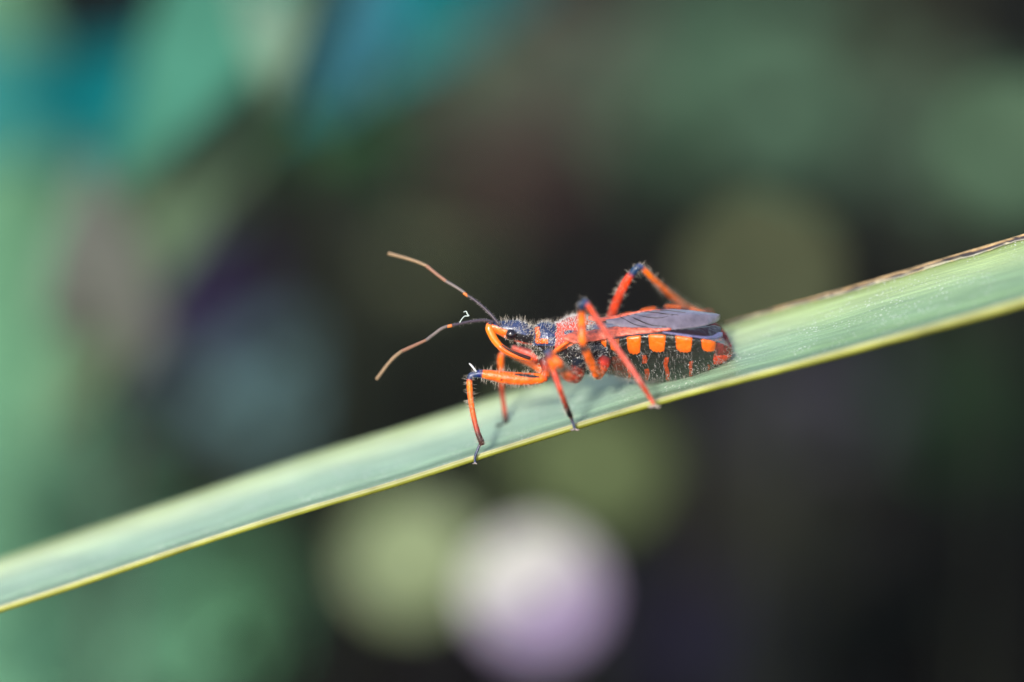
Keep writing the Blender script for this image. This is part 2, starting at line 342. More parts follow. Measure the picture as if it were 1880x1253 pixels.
def blade():
    n, k = 700, 64
    A = smooth_path([np.r_[P(*p), p[0]] for p in NEAR], n); B = smooth_path([np.r_[P(*p), p[0]] for p in FAR], n)
    # same photo column for both edges
    a, b = A[:, :3], np.stack([np.interp(A[:, 3], B[:, 3], B[:, i]) for i in range(3)], 1)
    g_ = np.exp(-np.linspace(-2.2, 2.2, 61) ** 2); g_ /= g_.sum()
    for arr in (a, b):
        for q in range(3):
            f = np.convolve(np.pad(arr[:, q], 30, mode='edge'), g_, 'valid'); arr[40:-40, q] = f[40:-40]
    t = np.linspace(0, 1, k)
    sag = -.028 * np.sin(np.pi * t) ** .8 - .016 * np.exp(-((t - .2) / .07) ** 2) + .012 * np.exp(-((t - .62) / .2) ** 2)
    rib = .0013 * np.cos(t * 2 * np.pi * 15) * np.sin(np.pi * t) ** .3
    V = a[:, None] * (1 - t)[None, :, None] + b[:, None] * t[None, :, None]
    xs = A[:, 3]
    V[:, :, 2] += (sag + rib)[None] + np.sin(np.pi * t)[None] * (.006 * np.sin(xs[:, None] * .011 + 3 * t[None]) + .003 * np.sin(xs[:, None] * .037 + 9 * t[None]))
    Vt = V.reshape(-1, 3); F = [(i*k+j, i*k+j+1, (i+1)*k+j+1, (i+1)*k+j)[::-1] for i in range(n-1) for j in range(k-1)]
    th = .022 * (1 + .0 * t)
    Vb = (V - np.array([0, 0, 1.]) * th[None, :, None]).reshape(-1, 3); N = len(Vt)
    F2 = F + [tuple(x + N for x in f[::-1]) for f in F]
    for i in range(n - 1):
        F2 += [(i*k, (i+1)*k, (i+1)*k+N, i*k+N)[::-1], (i*k+k-1, (i+1)*k+k-1, (i+1)*k+k-1+N, i*k+k-1+N)]
    root_pt = P(3800, 330, -3.) ; root = np.array([root_pt[0] + .5, root_pt[1] + .4, 0])
    T = empty('reed_plant', root, 'pale green reed leaf the red insect walks on, crossing the whole photo', 'reed')
    m = bpy.data.materials.new('blade_green'); m.use_nodes = True; nt = m.node_tree; L = nt.links.new; bs = nt.nodes['Principled BSDF']
    uv = nt.nodes.new('ShaderNodeUVMap'); uv.uv_map = 'UVMap'
    sep = nt.nodes.new('ShaderNodeSeparateXYZ'); L(uv.outputs[0], sep.inputs[0])
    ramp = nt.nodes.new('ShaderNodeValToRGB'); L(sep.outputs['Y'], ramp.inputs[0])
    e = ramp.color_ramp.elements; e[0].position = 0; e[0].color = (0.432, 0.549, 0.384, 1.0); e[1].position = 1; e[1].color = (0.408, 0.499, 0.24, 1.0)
    for p, c in [(.05, (0.36, 0.49, 0.335)), (.14, (0.26, 0.4, 0.248)), (.22, (0.31, 0.47, 0.325)), (.36, (0.37, 0.54, 0.40)), (.55, (0.42, 0.585, 0.425)), (.70, (0.604, 0.748, 0.49)), (.85, (0.618, 0.748, 0.445)), (.94, (0.422, 0.516, 0.248))]:  # far band paler to carry sky sheen, crease darker for its shade
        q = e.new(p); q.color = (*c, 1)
    # stretched grain along the blade
    mp = nt.nodes.new('ShaderNodeMapping'); mp.inputs['Scale'].default_value = (1.2, 55, 1); L(uv.outputs[0], mp.inputs[0])
    g = nt.nodes.new('ShaderNodeTexNoise'); g.inputs['Scale'].default_value = 1.5; g.inputs['Detail'].default_value = 6; L(mp.outputs[0], g.inputs['Vector'])
    gm = nt.nodes.new('ShaderNodeMapRange'); gm.inputs[1].default_value = .3; gm.inputs[2].default_value = .7; gm.inputs[3].default_value = .78; gm.inputs[4].default_value = 1.18; L(g.outputs[0], gm.inputs[0])
    sc1 = nt.nodes.new('ShaderNodeVectorMath'); sc1.operation = 'SCALE'; L(ramp.outputs[0], sc1.inputs[0]); L(gm.outputs[0], sc1.inputs['Scale'])
    # yellower, greener tint towards the base (right)
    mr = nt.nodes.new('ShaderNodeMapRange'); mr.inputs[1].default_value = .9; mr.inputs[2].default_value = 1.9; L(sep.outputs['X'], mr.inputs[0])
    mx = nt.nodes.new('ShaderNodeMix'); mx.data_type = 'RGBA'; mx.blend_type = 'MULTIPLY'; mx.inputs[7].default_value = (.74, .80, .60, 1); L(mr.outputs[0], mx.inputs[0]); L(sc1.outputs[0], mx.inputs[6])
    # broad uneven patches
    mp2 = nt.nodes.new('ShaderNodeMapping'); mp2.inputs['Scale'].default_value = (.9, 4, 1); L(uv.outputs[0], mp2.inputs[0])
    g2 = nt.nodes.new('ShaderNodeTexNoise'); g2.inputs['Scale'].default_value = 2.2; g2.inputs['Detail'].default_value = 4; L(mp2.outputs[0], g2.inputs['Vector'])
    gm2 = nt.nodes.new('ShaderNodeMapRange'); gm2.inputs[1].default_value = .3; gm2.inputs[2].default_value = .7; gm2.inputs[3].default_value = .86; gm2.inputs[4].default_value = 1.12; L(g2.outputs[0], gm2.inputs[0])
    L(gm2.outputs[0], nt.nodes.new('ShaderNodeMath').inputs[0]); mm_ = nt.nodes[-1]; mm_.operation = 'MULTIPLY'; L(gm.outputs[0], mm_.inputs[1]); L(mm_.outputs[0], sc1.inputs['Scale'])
    # wax specks
    tc = nt.nodes.new('ShaderNodeTexCoord'); v = nt.nodes.new('ShaderNodeTexVoronoi'); v.inputs['Scale'].default_value = 42; L(tc.outputs['Object'], v.inputs['Vector'])
    vm = nt.nodes.new('ShaderNodeMapRange'); vm.inputs[1].default_value = .14; vm.inputs[2].default_value = .30; vm.inputs[3].default_value = 1; vm.inputs[4].default_value = 0; L(v.outputs['Distance'], vm.inputs[0])
    pn = nt.nodes.new('ShaderNodeTexNoise'); pn.inputs['Scale'].default_value = 5; pn.inputs['Detail'].default_value = 4; L(tc.outputs['Object'], pn.inputs['Vector'])
    pm = nt.nodes.new('ShaderNodeMapRange'); pm.inputs[1].default_value = .42; pm.inputs[2].default_value = .60; L(pn.outputs[0], pm.inputs[0])
    mu = nt.nodes.new('ShaderNodeMath'); mu.operation = 'MULTIPLY'; L(vm.outputs[0], mu.inputs[0]); L(pm.outputs[0], mu.inputs[1])
    mx2 = nt.nodes.new('ShaderNodeMix'); mx2.data_type = 'RGBA'; mx2.inputs[7].default_value = (.78, .82, .76, 1); L(mu.outputs[0], mx2.inputs[0]); L(mx.outputs[2], mx2.inputs[6])
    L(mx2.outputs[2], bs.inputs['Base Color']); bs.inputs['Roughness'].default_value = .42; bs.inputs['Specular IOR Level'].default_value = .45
    bp = nt.nodes.new('ShaderNodeBump'); bp.inputs['Distance'].default_value = .004; L(g.outputs[0], bp.inputs['Height'])
    n3 = nt.nodes.new('ShaderNodeTexNoise'); n3.inputs['Scale'].default_value = 60; L(tc.outputs['Object'], n3.inputs['Vector'])
    bp2 = nt.nodes.new('ShaderNodeBump'); bp2.inputs['Distance'].default_value = .004; L(n3.outputs[0], bp2.inputs['Height']); L(bp.outputs[0], bp2.inputs['Normal']); L(bp2.outputs[0], bs.inputs['Normal'])
    tr = nt.nodes.new('ShaderNodeBsdfTranslucent'); L(mx2.outputs[2], tr.inputs[0]); ms = nt.nodes.new('ShaderNodeMixShader'); ms.inputs[0].default_value = .22
    L(bs.outputs[0], ms.inputs[1]); L(tr.outputs[0], ms.inputs[2]); L(ms.outputs[0], nt.nodes['Material Output'].inputs[0])
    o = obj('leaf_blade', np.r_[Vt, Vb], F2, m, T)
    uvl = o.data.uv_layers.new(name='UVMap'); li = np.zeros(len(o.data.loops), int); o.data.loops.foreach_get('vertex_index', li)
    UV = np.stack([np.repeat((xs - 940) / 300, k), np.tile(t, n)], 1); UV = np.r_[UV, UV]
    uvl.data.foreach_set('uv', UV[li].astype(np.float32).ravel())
    # thick near margin: pale line on top, yellow-green below
    mm = mat('margin_green', attr='tint', rough=.45, noise=(3.5, .3), trans=.15)
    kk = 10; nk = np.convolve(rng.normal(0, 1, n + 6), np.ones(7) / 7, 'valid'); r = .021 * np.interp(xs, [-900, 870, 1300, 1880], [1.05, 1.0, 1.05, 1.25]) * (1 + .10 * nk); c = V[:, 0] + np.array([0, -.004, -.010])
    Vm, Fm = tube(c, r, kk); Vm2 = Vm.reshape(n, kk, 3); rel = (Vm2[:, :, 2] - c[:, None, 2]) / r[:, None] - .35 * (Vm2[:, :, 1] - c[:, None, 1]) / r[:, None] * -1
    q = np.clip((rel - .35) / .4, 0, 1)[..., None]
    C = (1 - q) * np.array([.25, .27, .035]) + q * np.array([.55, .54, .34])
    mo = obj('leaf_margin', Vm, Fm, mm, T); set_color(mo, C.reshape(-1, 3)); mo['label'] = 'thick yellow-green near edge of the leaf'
    c2 = V[:, -1] + np.array([0, .003, -.010]); Vm, Fm = tube(c2, .012, 8); mo = obj('leaf_margin', Vm, Fm, mm, T); set_color(mo, np.tile([.5, .52, .24], (len(Vm), 1))); mo['label'] = 'thin pale far edge of the leaf'
    # withered brown border on the far edge, right half
    sel = (xs > 1330) & (xs < 2700); cc = V[sel, -1]; xsel = xs[sel]; q = 7; m1 = len(cc)
    inn = V[sel, -1] - V[sel, -6]; inn /= np.linalg.norm(inn, axis=1)[:, None]
    wdt = .058 * np.clip((xsel - 1330) / 220, 0, 1) * (1 + .10 * np.sin(xsel * .05) + rng.normal(0, .04, m1)) + .004
    smn = lambda k_: np.convolve(rng.normal(0, 1, m1 + k_ - 1), np.ones(k_) / k_, 'valid') * math.sqrt(k_)
    VV, CC = [], []
    for j in range(q):
        s = j / (q - 1)      # 0 outer lip, 1 inner end on the blade
        h = .009 * math.sin(math.pi * min(1, s * 1.0 + .1)) + .010
        VV.append(cc + inn * (.012 - s * wdt[:, None]) + np.array([0, 0, 1]) * (h * (1 + smn(6) * .10))[:, None])
        base = np.array([.50, .33, .15]) if s < .58 else (np.array([.045, .035, .04]) if s < .85 else np.array([.30, .30, .24]))
        fl = smn(4) > (1.6 if s < .58 else .8); b_ = np.where(fl[:, None], np.array([.05, .035, .03]) if s < .58 else np.array([.42, .36, .22]), base[None])
        CC.append(b_ * np.clip(1 + smn(5) * .30, .35, 1.7)[:, None])
    VV = np.stack(VV, 1).reshape(-1, 3); CC = np.stack(CC, 1).reshape(-1, 3)
    FF = [(i*q+j, i*q+j+1, (i+1)*q+j+1, (i+1)*q+j) for i in range(m1-1) for j in range(q-1)]
    n0 = len(VV); V3, F3 = solid(VV, FF, .006)
    d = obj('withered_edge', V3, F3, mat('withered', attr='tint', rough=.7, bump=(60, .006), noise=(30, .25)), T); set_color(d, np.r_[CC, CC]); d['label'] = 'dry brown strip on the far edge of the leaf'
    # culm the leaf grows from, outside the frame
    st = smooth_path([root, root * [1, 1, 0] + [0, 0, 12], root_pt + [.3, .45, .1], root_pt + [.3, .5, 14]], 30)
    Vs, Fs = tube(st, np.linspace(.38, .2, 30), 14); obj('stem', Vs, Fs, mat('culm', (.2, .3, .12), rough=.5, noise=(2, .2)), T)
    return T
blade()

# ------------------------------------------------------------------ the insect
ORG, RED, PINK, BLK, BLU = np.array([.78, .13, .012]), np.array([.55, .045, .012]), np.array([.56, .085, .055]), np.array([.014, .014, .018]), np.array([.026, .040, .105])  # BLU: black cuticle with blue sky sheen put into the colour
YOR = np.array([.80, .135, .007])
src = Soup(); ids = []
def add_src(V, F, C, pid):
    src.add(V, F, C); ids.append(np.full(len(V), pid))
def loft(st, pid, n=120, k=72, top=1., wc=.12, flat=False):
    """st rows: px, py centre, half width cm, silhouette half height up px, down px, depth"""
    st = np.array(st, float); x = np.linspace(st[0, 0], st[-1, 0], n)
    cols = [np.interp(x, st[:, 0], st[:, i]) for i in range(1, st.shape[1])]
    def sm(a):
        for _ in range(3): a[1:-1] = .25 * a[:-2] + .5 * a[1:-1] + .25 * a[2:]
        return a
    cy, hw, hu, hd, w = [sm(c) for c in cols]
    C = np.array([P(x[i], cy[i], w[i]) for i in range(n)])
    fix = lambda H, hw: np.sqrt(np.maximum((H / 300) ** 2 - (hw * SP) ** 2, 1e-5)) / CP
    U, D = fix(hu, hw), fix(hd, hw)
    a = np.arange(k) * 2 * math.pi / k; ca, sa = np.cos(a), np.sin(a)
    Vs = []
    for i in range(n):
        if flat:
            yy = np.sign(ca) * np.abs(ca) ** .85 * hw[i]; zz = np.where(sa >= 0, -D[i] * np.abs(sa) ** .85, 0)
            up = sa < 0
            # sunken back with a raised rim on both sides
            q = np.abs(ca); rim = np.clip((q - .80) / .14, 0, 1)
            zz = np.where(up, .012 - .035 * (1 - rim) - .012 * np.clip((q - .94) / .06, 0, 1), zz)
            V = np.stack([np.full(k, C[i, 0]), C[i, 1] - yy, C[i, 2] + zz], 1)
        else:
            yy = ca * hw[i]; zz = np.where(sa >= 0, U[i] * sa, D[i] * sa)
            V = np.stack([np.full(k, C[i, 0]), C[i, 1] - yy, C[i, 2] + zz], 1)
        Vs.append(V)
    V = np.concatenate(Vs); F = [(i*k+j, i*k+(j+1)%k, (i+1)*k+(j+1)%k, (i+1)*k+j) for i in range(n-1) for j in range(k)]
    F += [tuple(range(k))[::-1], tuple((n-1)*k + j for j in range(k))]
    add_src(V, F, (0, 0, 0), pid); return x, C, hw, U, D
# px, centre, half width, up, down, depth
HEADW, BODW = .075, .12
loft([(892, 599, .012, 3, 3, HEADW), (895, 599, .026, 8, 8, HEADW), (902, 600, .036, 11, 11, HEADW), (913, 602, .042, 12, 12, HEADW), (926, 605, .052, 16, 16, HEADW), (940, 607, .060, 19, 19, HEADW), (955, 610, .066, 21, 21, HEADW),
      (966, 613, .062, 20, 20, HEADW), (976, 617, .050, 16, 17, .08), (984, 620, .046, 14, 17, .09), (992, 622, .055, 18, 20, .09)], 1)
loft([(976, 626, .03, 14, 16, .09), (984, 624, .07, 28, 30, .095), (994, 622, .095, 31, 36, .1), (1006, 622, .115, 31, 42, .105), (1016, 624, .12, 31, 46, .11), (1020, 626, .118, 32, 50, .11), (1026, 628, .135, 37, 52, .115), (1040, 628, .18, 45, 58, .12), (1056, 628, .21, 50, 61, .12),
      (1070, 628, .215, 49, 61, .12), (1084, 629, .205, 43, 60, .12), (1098, 630, .19, 38, 57, .12), (1115, 632, .17, 32, 52, .12), (1135, 634, .13, 24, 40, .12)], 2)
AB = [(1085, 622, 590, 672), (1100, 626, 590, 680), (1120, 628, 587, 687), (1150, 622, 581, 695), (1190, 618, 571, 700), (1230, 619, 564.5, 699), (1270, 624, 567.5, 692), (1300, 629, 578, 680), (1318, 633, 593, 671), (1332, 638, 607, 663), (1340, 642, 619, 656), (1345, 644, 634, 650)]
ab = [(x, (e + f) / 2, (e - f) / 205, 20, max(yb - (e + f) / 2, 8), BODW) for x, e, f, yb in AB]
ax_, aC, aHW, aU, aD = loft(ab, 3, n=220, k=96, flat=True)

DK = np.array([.05, .015, .012]); DRED = np.array([.36, .04, .012])
def leg(pts, pid=4, nper=3.0):
    """rows: px, py, w, radius px, colour"""
    rows = [np.r_[P(a, b, w), r / 300, c] for a, b, w, r, c in pts]
    L = sum(np.linalg.norm(rows[i+1][:3] - rows[i][:3]) for i in range(len(rows)-1))
    q = smooth_path(rows, max(8, int(L * 300 / nper)))
    V, F = tube(q[:, :3], np.maximum(q[:, 3], .003), 14); add_src(V, F, np.repeat(np.clip(q[:, 4:7], .004, 1), 14, axis=0), pid)
def ball(px, py, w, r, c, pid=4, sx=1, sz=1):
    n, k = 12, 18; c0 = P(px, py, w); th = np.linspace(.02, math.pi - .02, n); V = []
    for t in th:
        for j in range(k):
            a = j * 2 * math.pi / k; V.append(c0 + np.array([sx * math.sin(t) * math.cos(a), math.sin(t) * math.sin(a), sz * math.cos(t)]) * r / 300)
    F = [(i*k+j, i*k+(j+1)%k, (i+1)*k+(j+1)%k, (i+1)*k+j)[::-1] for i in range(n-1) for j in range(k)] + [tuple(range(k)), tuple((n-1)*k+j for j in range(k))[::-1]]
    add_src(V, F, c, pid)
def feet(px, py, w, s=1., d=(1, 1), c=(.12, .09, .08)):
    for q in d:
        leg([(px, py, w, 1.6*s, np.array(c)), (px + 3*q*s, py + 3*s, w, 1.4*s, np.array(c)), (px + 6*q*s, py + 2.0*s, w - .01, 1.1*s, np.array(c))], 6, 1.5)

# front leg, near side
leg([(1000, 660, 0., 12, BLK), (1003, 678, -.03, 9, DRED), (1001, 692, -.05, 9, ORG*.7)])
leg([(1013, 652, -.035, 4, ORG), (1022, 643, -.06, 4.2, ORG), (1036, 632, -.085, 3.6, ORG), (1052, 622, -.095, 3, ORG), (1066, 614, -.09, 1.6, ORG)])
leg([(1004, 692, -.05, 8, RED), (996, 694, -.05, 9.5, ORG), (975, 696, -.06, 11.3, ORG), (940, 695, -.06, 12.2, ORG), (905, 690, -.06, 10.2, ORG), (887, 687, -.06, 8.2, ORG)])
leg([(888, 687, -.06, 8, ORG), (884, 686.5, -.06, 7.8, BLU), (872, 688, -.06, 6.4, BLU), (864, 691, -.06, 6.2, BLU), (862, 696, -.06, 5.6, BLU*.6)])
leg([(862, 695, -.06, 5.4, BLU), (862, 700, -.06, 5.5, ORG), (863, 722, -.06, 5.4, ORG), (867, 752, -.055, 5.2, ORG * .85), (873, 780, -.05, 5.1, DRED), (879, 800, -.05, 5.4, DK), (884, 812, -.045, 5.6, DK), (886, 818, -.045, 4.4, DK)])
leg([(882, 814, -.045, 2.6, DK), (877, 826, -.05, 2.6, BLU*.8), (872, 840, -.05, 2.7, BLU*.8), (872, 851, -.05, 2.4, BLU)], 6, 2)
feet(872, 850, -.05, .8, (1, -1), (.5, .42, .38))
# front leg, far side
leg([(990, 660, .18, 10, RED), (968, 648, .2, 8.5, PINK), (940, 638, .2, 5, PINK)])
leg([(1000, 684, .20, 9, ORG), (985, 672, .22, 9, ORG), (960, 660, .27, 7, ORG), (938, 650, .32, 5.5, ORG), (924, 642, .34, 5, ORG)])
leg([(926, 641, .34, 5, BLU), (921, 652, .34, 5.5, ORG), (920, 680, .37, 5.2, ORG), (922, 720, .40, 4.8, DRED), (926, 752, .42, 4.6, DRED), (928, 768, .43, 5.0, DK), (931, 785, .44, 5.4, BLK)])
leg([(930, 780, .44, 3.2, BLK), (920, 780, .43, 2.8, BLK), (911, 782, .42, 2.6, BLK)], 6, 2)
# middle leg, near side
ball(1056, 688, -.07, 16.5, DRED * .8, sx=.95, sz=1.0)
leg([(1066, 664, -.02, 15, BLK), (1060, 680, -.07, 15, BLK), (1058, 690, -.09, 14, DRED)])
leg([(1058, 696, -.12, 9, RED), (1045, 692, -.18, 10, RED), (1036, 683, -.22, 9.0, ORG), (1031, 674, -.26, 8.4, BLK*1.5), (1024, 666, -.32, 8.4, ORG), (1015, 657, -.30, 8, ORG), (1009, 650, -.32, 7.6, ORG), (1004, 644, -.33, 7.4, BLU)])
leg([(1005, 643, -.33, 7.5, BLU), (1007, 650, -.33, 7, BLU), (1010, 660, -.32, 5.6, ORG), (1018, 686, -.30, 5.2, RED), (1027, 712, -.32, 5, RED), (1036, 737, -.25, 4.9, DRED), (1043, 755, -.2, 5.3, BLK), (1048, 766, -.17, 4.6, DK)])
leg([(1047, 764, -.17, 3.4, DK), (1052, 777, -.14, 3.0, BLU + .06), (1055, 787, -.12, 2.8, BLU + .06)], 6, 2)
feet(1055, 786, -.12, 1.4, (1, -1), (.3, .25, .24))
# hind leg, near side
ball(1098, 684, -.07, 13, ORG * .75, sx=.9, sz=1.05)
leg([(1110, 660, -.02, 14, BLK), (1104, 676, -.06, 12, RED), (1098, 686, -.08, 11, ORG)])
leg([(1096, 688, -.1, 9, ORG), (1090, 676, -.14, 8.6, ORG), (1082, 660, -.19, 8.1, ORG), (1075, 644, -.25, 7.6, ORG), (1071, 636, -.28, 7.6, BLK*2), (1069.5, 627, -.3, 7.4, ORG), (1068, 600, -.30, 7.4, ORG), (1068, 578, -.32, 7.2, ORG), (1068, 568, -.33, 7.4, BLK), (1069, 556, -.34, 8, BLU)])
leg([(1069, 555, -.34, 8, BLU), (1075, 556, -.34, 6.4, BLU), (1080, 562, -.34, 5.4, RED), (1092, 580, -.33, 5.4, RED + .02), (1112, 609, -.32, 5.4, RED + .03), (1135, 643, -.31, 5.4, RED + .04), (1155, 671, -.30, 5.2, PINK), (1174, 699, -.35, 5., PINK*.8), (1187, 720, -.34, 4.8, DRED), (1193, 730, -.33, 4.2, PINK * .9)])
leg([(1192, 728, -.33, 3.8, PINK), (1198, 738, -.32, 3.4, PINK), (1201, 743, -.31, 3, PINK)], 6, 2)
feet(1201, 742, -.31, 1.9, (1, -1), (.35, .3, .26))
# hind leg, far side
leg([(1112, 628, .32, 9, RED), (1120, 590, .34, 8.4, PINK), (1130, 560, .28, 8.6, RED), (1145, 527, .22, 8.4, RED), (1157, 507, .19, 7.8, RED), (1162, 501, .18, 7.4, BLU), (1171, 491, .17, 6.6, BLU), (1177, 489, .18, 5.6, BLU*2)])
leg([(1176, 489, .18, 5.6, BLU), (1182, 495, .2, 5.8, ORG), (1204, 517, .32, 6, ORG), (1235, 545, .5, 5.9, ORG), (1262, 566, .66, 5.8, ORG), (1284, 577, .8, 6, ORG)])
leg([(1282, 578, .8, 5, PINK), (1292, 579, .84, 5.5, PINK), (1303, 577, .88, 5.5, PINK)], 6, 2)
# middle leg, far side (behind the abdomen)
leg([(1080, 670, .28, 11, RED), (1110, 655, .4, 8, ORG), (1140, 640, .5, 7, ORG), (1155, 632, .55, 6, BLU), (1175, 642, .6, 5, ORG), (1210, 655, .66, 5, DRED), (1225, 661, .68, 3, DK)])

bugroot = P(1056, 745, .05)
BUG = empty('assassin_bug', bugroot, 'orange-red and black insect walking down the pale green leaf', 'insect')
def build_body():
    V = src.V(); C = src.C(); I = np.concatenate(ids)
    me = bpy.data.meshes.new('raw'); me.from_pydata(V.tolist(), [], src.f); me.update()
    ob = bpy.data.objects.new('raw', me); col.objects.link(ob)
    md = ob.modifiers.new('r', 'REMESH'); md.mode = 'VOXEL'; md.voxel_size = .0048; md.use_smooth_shade = True
    s = ob.modifiers.new('s', 'SMOOTH'); s.factor = .5; s.iterations = 2
    dg = bpy.context.evaluated_depsgraph_get(); dg.update(); m2 = bpy.data.meshes.new_from_object(ob.evaluated_get(dg))
    bpy.data.objects.remove(ob); bpy.data.meshes.remove(me)
    n = len(m2.vertices); X = np.zeros(n * 3); m2.vertices.foreach_get('co', X); X = X.reshape(-1, 3)
    N = np.zeros(n * 3); m2.vertices.foreach_get('normal', N); N = N.reshape(-1, 3)
    kd = kdtree.KDTree(len(V))
    for i, v in enumerate(V): kd.insert(v, i)
    kd.balance()
    near = np.array([kd.find(x)[1] for x in X]); pid = I[near]; c = C[near].copy()
    # pattern in the insect's own terms: x along the body, y down from the back, both sides alike
    yc = P(1100, 625, BODW)[1]; Xm = X.copy(); Xm[:, 1] = yc - np.abs(X[:, 1] - yc) * .9
    px, py, w = proj(Xm)
    nz = rng.normal(0, 1, n) * 1.3
    wob = 1.6 * np.sin(X[:, 0] * 37 + X[:, 2] * 21) + 1.2 * np.sin(X[:, 2] * 71 + X[:, 1] * 40)
    # head
    h = pid == 1; hc = np.where((py + wob < 603 + (px - 905) * .15)[:, None], BLU, BLK)
    fr = (px < 932) & (py > 594 + (px - 895) * .28 + wob * .6); hc = np.where(fr[:, None], ORG, hc)
    fr2 = (px < 903) & (py < 600) & (px > 897); hc = np.where((fr2 & (np.abs(py - 594) < 4))[:, None], BLU, hc)
    lo = (px > 944) & (py + wob > 626 + (px - 945) * .12) & (py < 637); hc = np.where(lo[:, None], RED, hc)
    c[h] = hc[h]
    # thorax
    t = pid == 2; tc = np.tile(BLK, (n, 1))
    front = px < 1019
    tc = np.where((front & (py < 634))[:, None], BLU, tc)
    rim = front & (((px + wob > 984) & (px + wob < 992) & (py > 600) & (py < 628)) | ((px > 984) & (px < 1006) & (py + wob * .5 > 622) & (py < 630)))
    tc = np.where(rim[:, None], ORG * .9, tc)
    ridge = 648 - (np.clip(px, 1013, 1075) - 1013) * .55 - np.clip(px - 1050, 0, 60) * .15
    post = (px >= 1021 + wob) & (py < ridge) & (px < 1092)
    tc = np.where(post[:, None], PINK, tc)
    blue = post & (((px - 1050) / 14) ** 2 + ((py - 610) / 5) ** 2 < 1 + wob * .1)
    tc = np.where(blue[:, None], BLU, tc)
    rd = (px >= 1013) & (px < 1080) & (np.abs(py - ridge) < 4.5); tc = np.where(rd[:, None], ORG, tc)
    sk = (px > 1075) & (py < 614); tc = np.where(sk[:, None], BLU, tc)
    tc = np.where((sk & (py < 596) & (px < 1092))[:, None], ORG, tc)
    c[t] = tc[t]
    # abdomen
    a = pid == 3; ac = np.tile(np.array([.016, .018, .016]), (n, 1))
    for x0, b, y0, y1 in [(1153, 4, 668, 700), (1184, 5, 652, 666), (1187, 5, 676, 702), (1225, 5, 656, 702), (1268, 4.5, 660, 697), (1300, 3, 668, 686)]:
        cx = x0 + (py - 680) * (-.12 if x0 > 1250 else .10)
        ac = np.where(((np.abs(px - cx + wob * .8) < b * .72) & (py > y0 + wob) & (py < y1))[:, None], np.array([.36, .045, .010]), ac)
    ac = np.where(((px < 1150) & (py > 656 + wob * 2))[:, None], np.array([.10, .022, .014]), ac)
    ac = np.where(((px > 1309 + wob) & (py > 648) & (py < 668))[:, None], RED + [.12, 0, 0], ac)
    ac = np.where(((px > 1313) & (py > 630 + wob) & (py <= 651))[:, None], np.array([.16, .02, .02]), ac)
    top = N[:, 2] > .75; ac = np.where((top & (px < 1300))[:, None], np.array([.010, .008, .012]), ac)
    back = (px > 1305) & (py < 626) ; ac = np.where(back[:, None], RED, ac)
    c[a] = ac[a]
    # marks on the front femur
    pxr, pyr, wr = proj(X)
    fm = (pid == 4) & (wr < .05)
    s1 = fm & (pxr > 938) & (pxr < 990) & (np.abs(pyr - (687.5 + (pxr - 943) * .11)) < 2.7 * np.sqrt(np.clip(1 - ((pxr - 968) / 24) ** 2, 0, 1))); c[s1] = BLK * 1.5
    s2 = fm & (((pxr - 921) / 2.4) ** 2 + ((pyr - 698) / 2.2) ** 2 < 1); c[s2] = [.2, .01, .01]
    s3 = (pid == 4) & (wr < -.2) & (((pxr - 1068) / 3) ** 2 + ((pyr - 602) / 3) ** 2 < 1); c[s3] = [.25, .02, .01]
    cx_ = (pid == 4) & (pxr > 1034) & (pxr < 1114) & (pyr > 668) & (wr < .06)
    mot = .5 + .5 * np.sin(X[:, 0] * 83 + 2 * np.sin(X[:, 2] * 60)) * np.sin(X[:, 2] * 91 + X[:, 1] * 70)
    c[cx_] *= (.35 + .75 * mot[cx_])[:, None]
    c = np.clip(c * (1 + .08 * nz[:, None]), .004, 1)
    m2.vertices.foreach_set('co', (X - bugroot).ravel()); m2.update()
    m2.name = 'body'; ob = bpy.data.objects.new('body', m2); col.objects.link(ob); ob.parent = BUG; ob['org'] = list(map(float, bugroot))
    m2.materials.clear()
    m2.materials.append(mat('cuticle_legs', attr='tint', rough=.40, spec=.5, coat=.2, bump=(40, .008), noise=(22, .28), sss=.0)); set_color(ob, c)
    m2.materials.append(mat('cuticle_pitted', attr='tint', rough=.26, spec=.6, coat=.35, bump=(34, .016), noise=(26, .3)))
    li = np.zeros(len(m2.loops), int); m2.loops.foreach_get('vertex_index', li); ls = np.zeros(len(m2.polygons), int); m2.polygons.foreach_get('loop_start', ls)
    m2.polygons.foreach_set('material_index', np.isin(pid[li[ls]], (2, 3)).astype(int)); m2.update()
    return ob, X, N, pid, c
BODY, BX, BN, BP, BC = build_body()

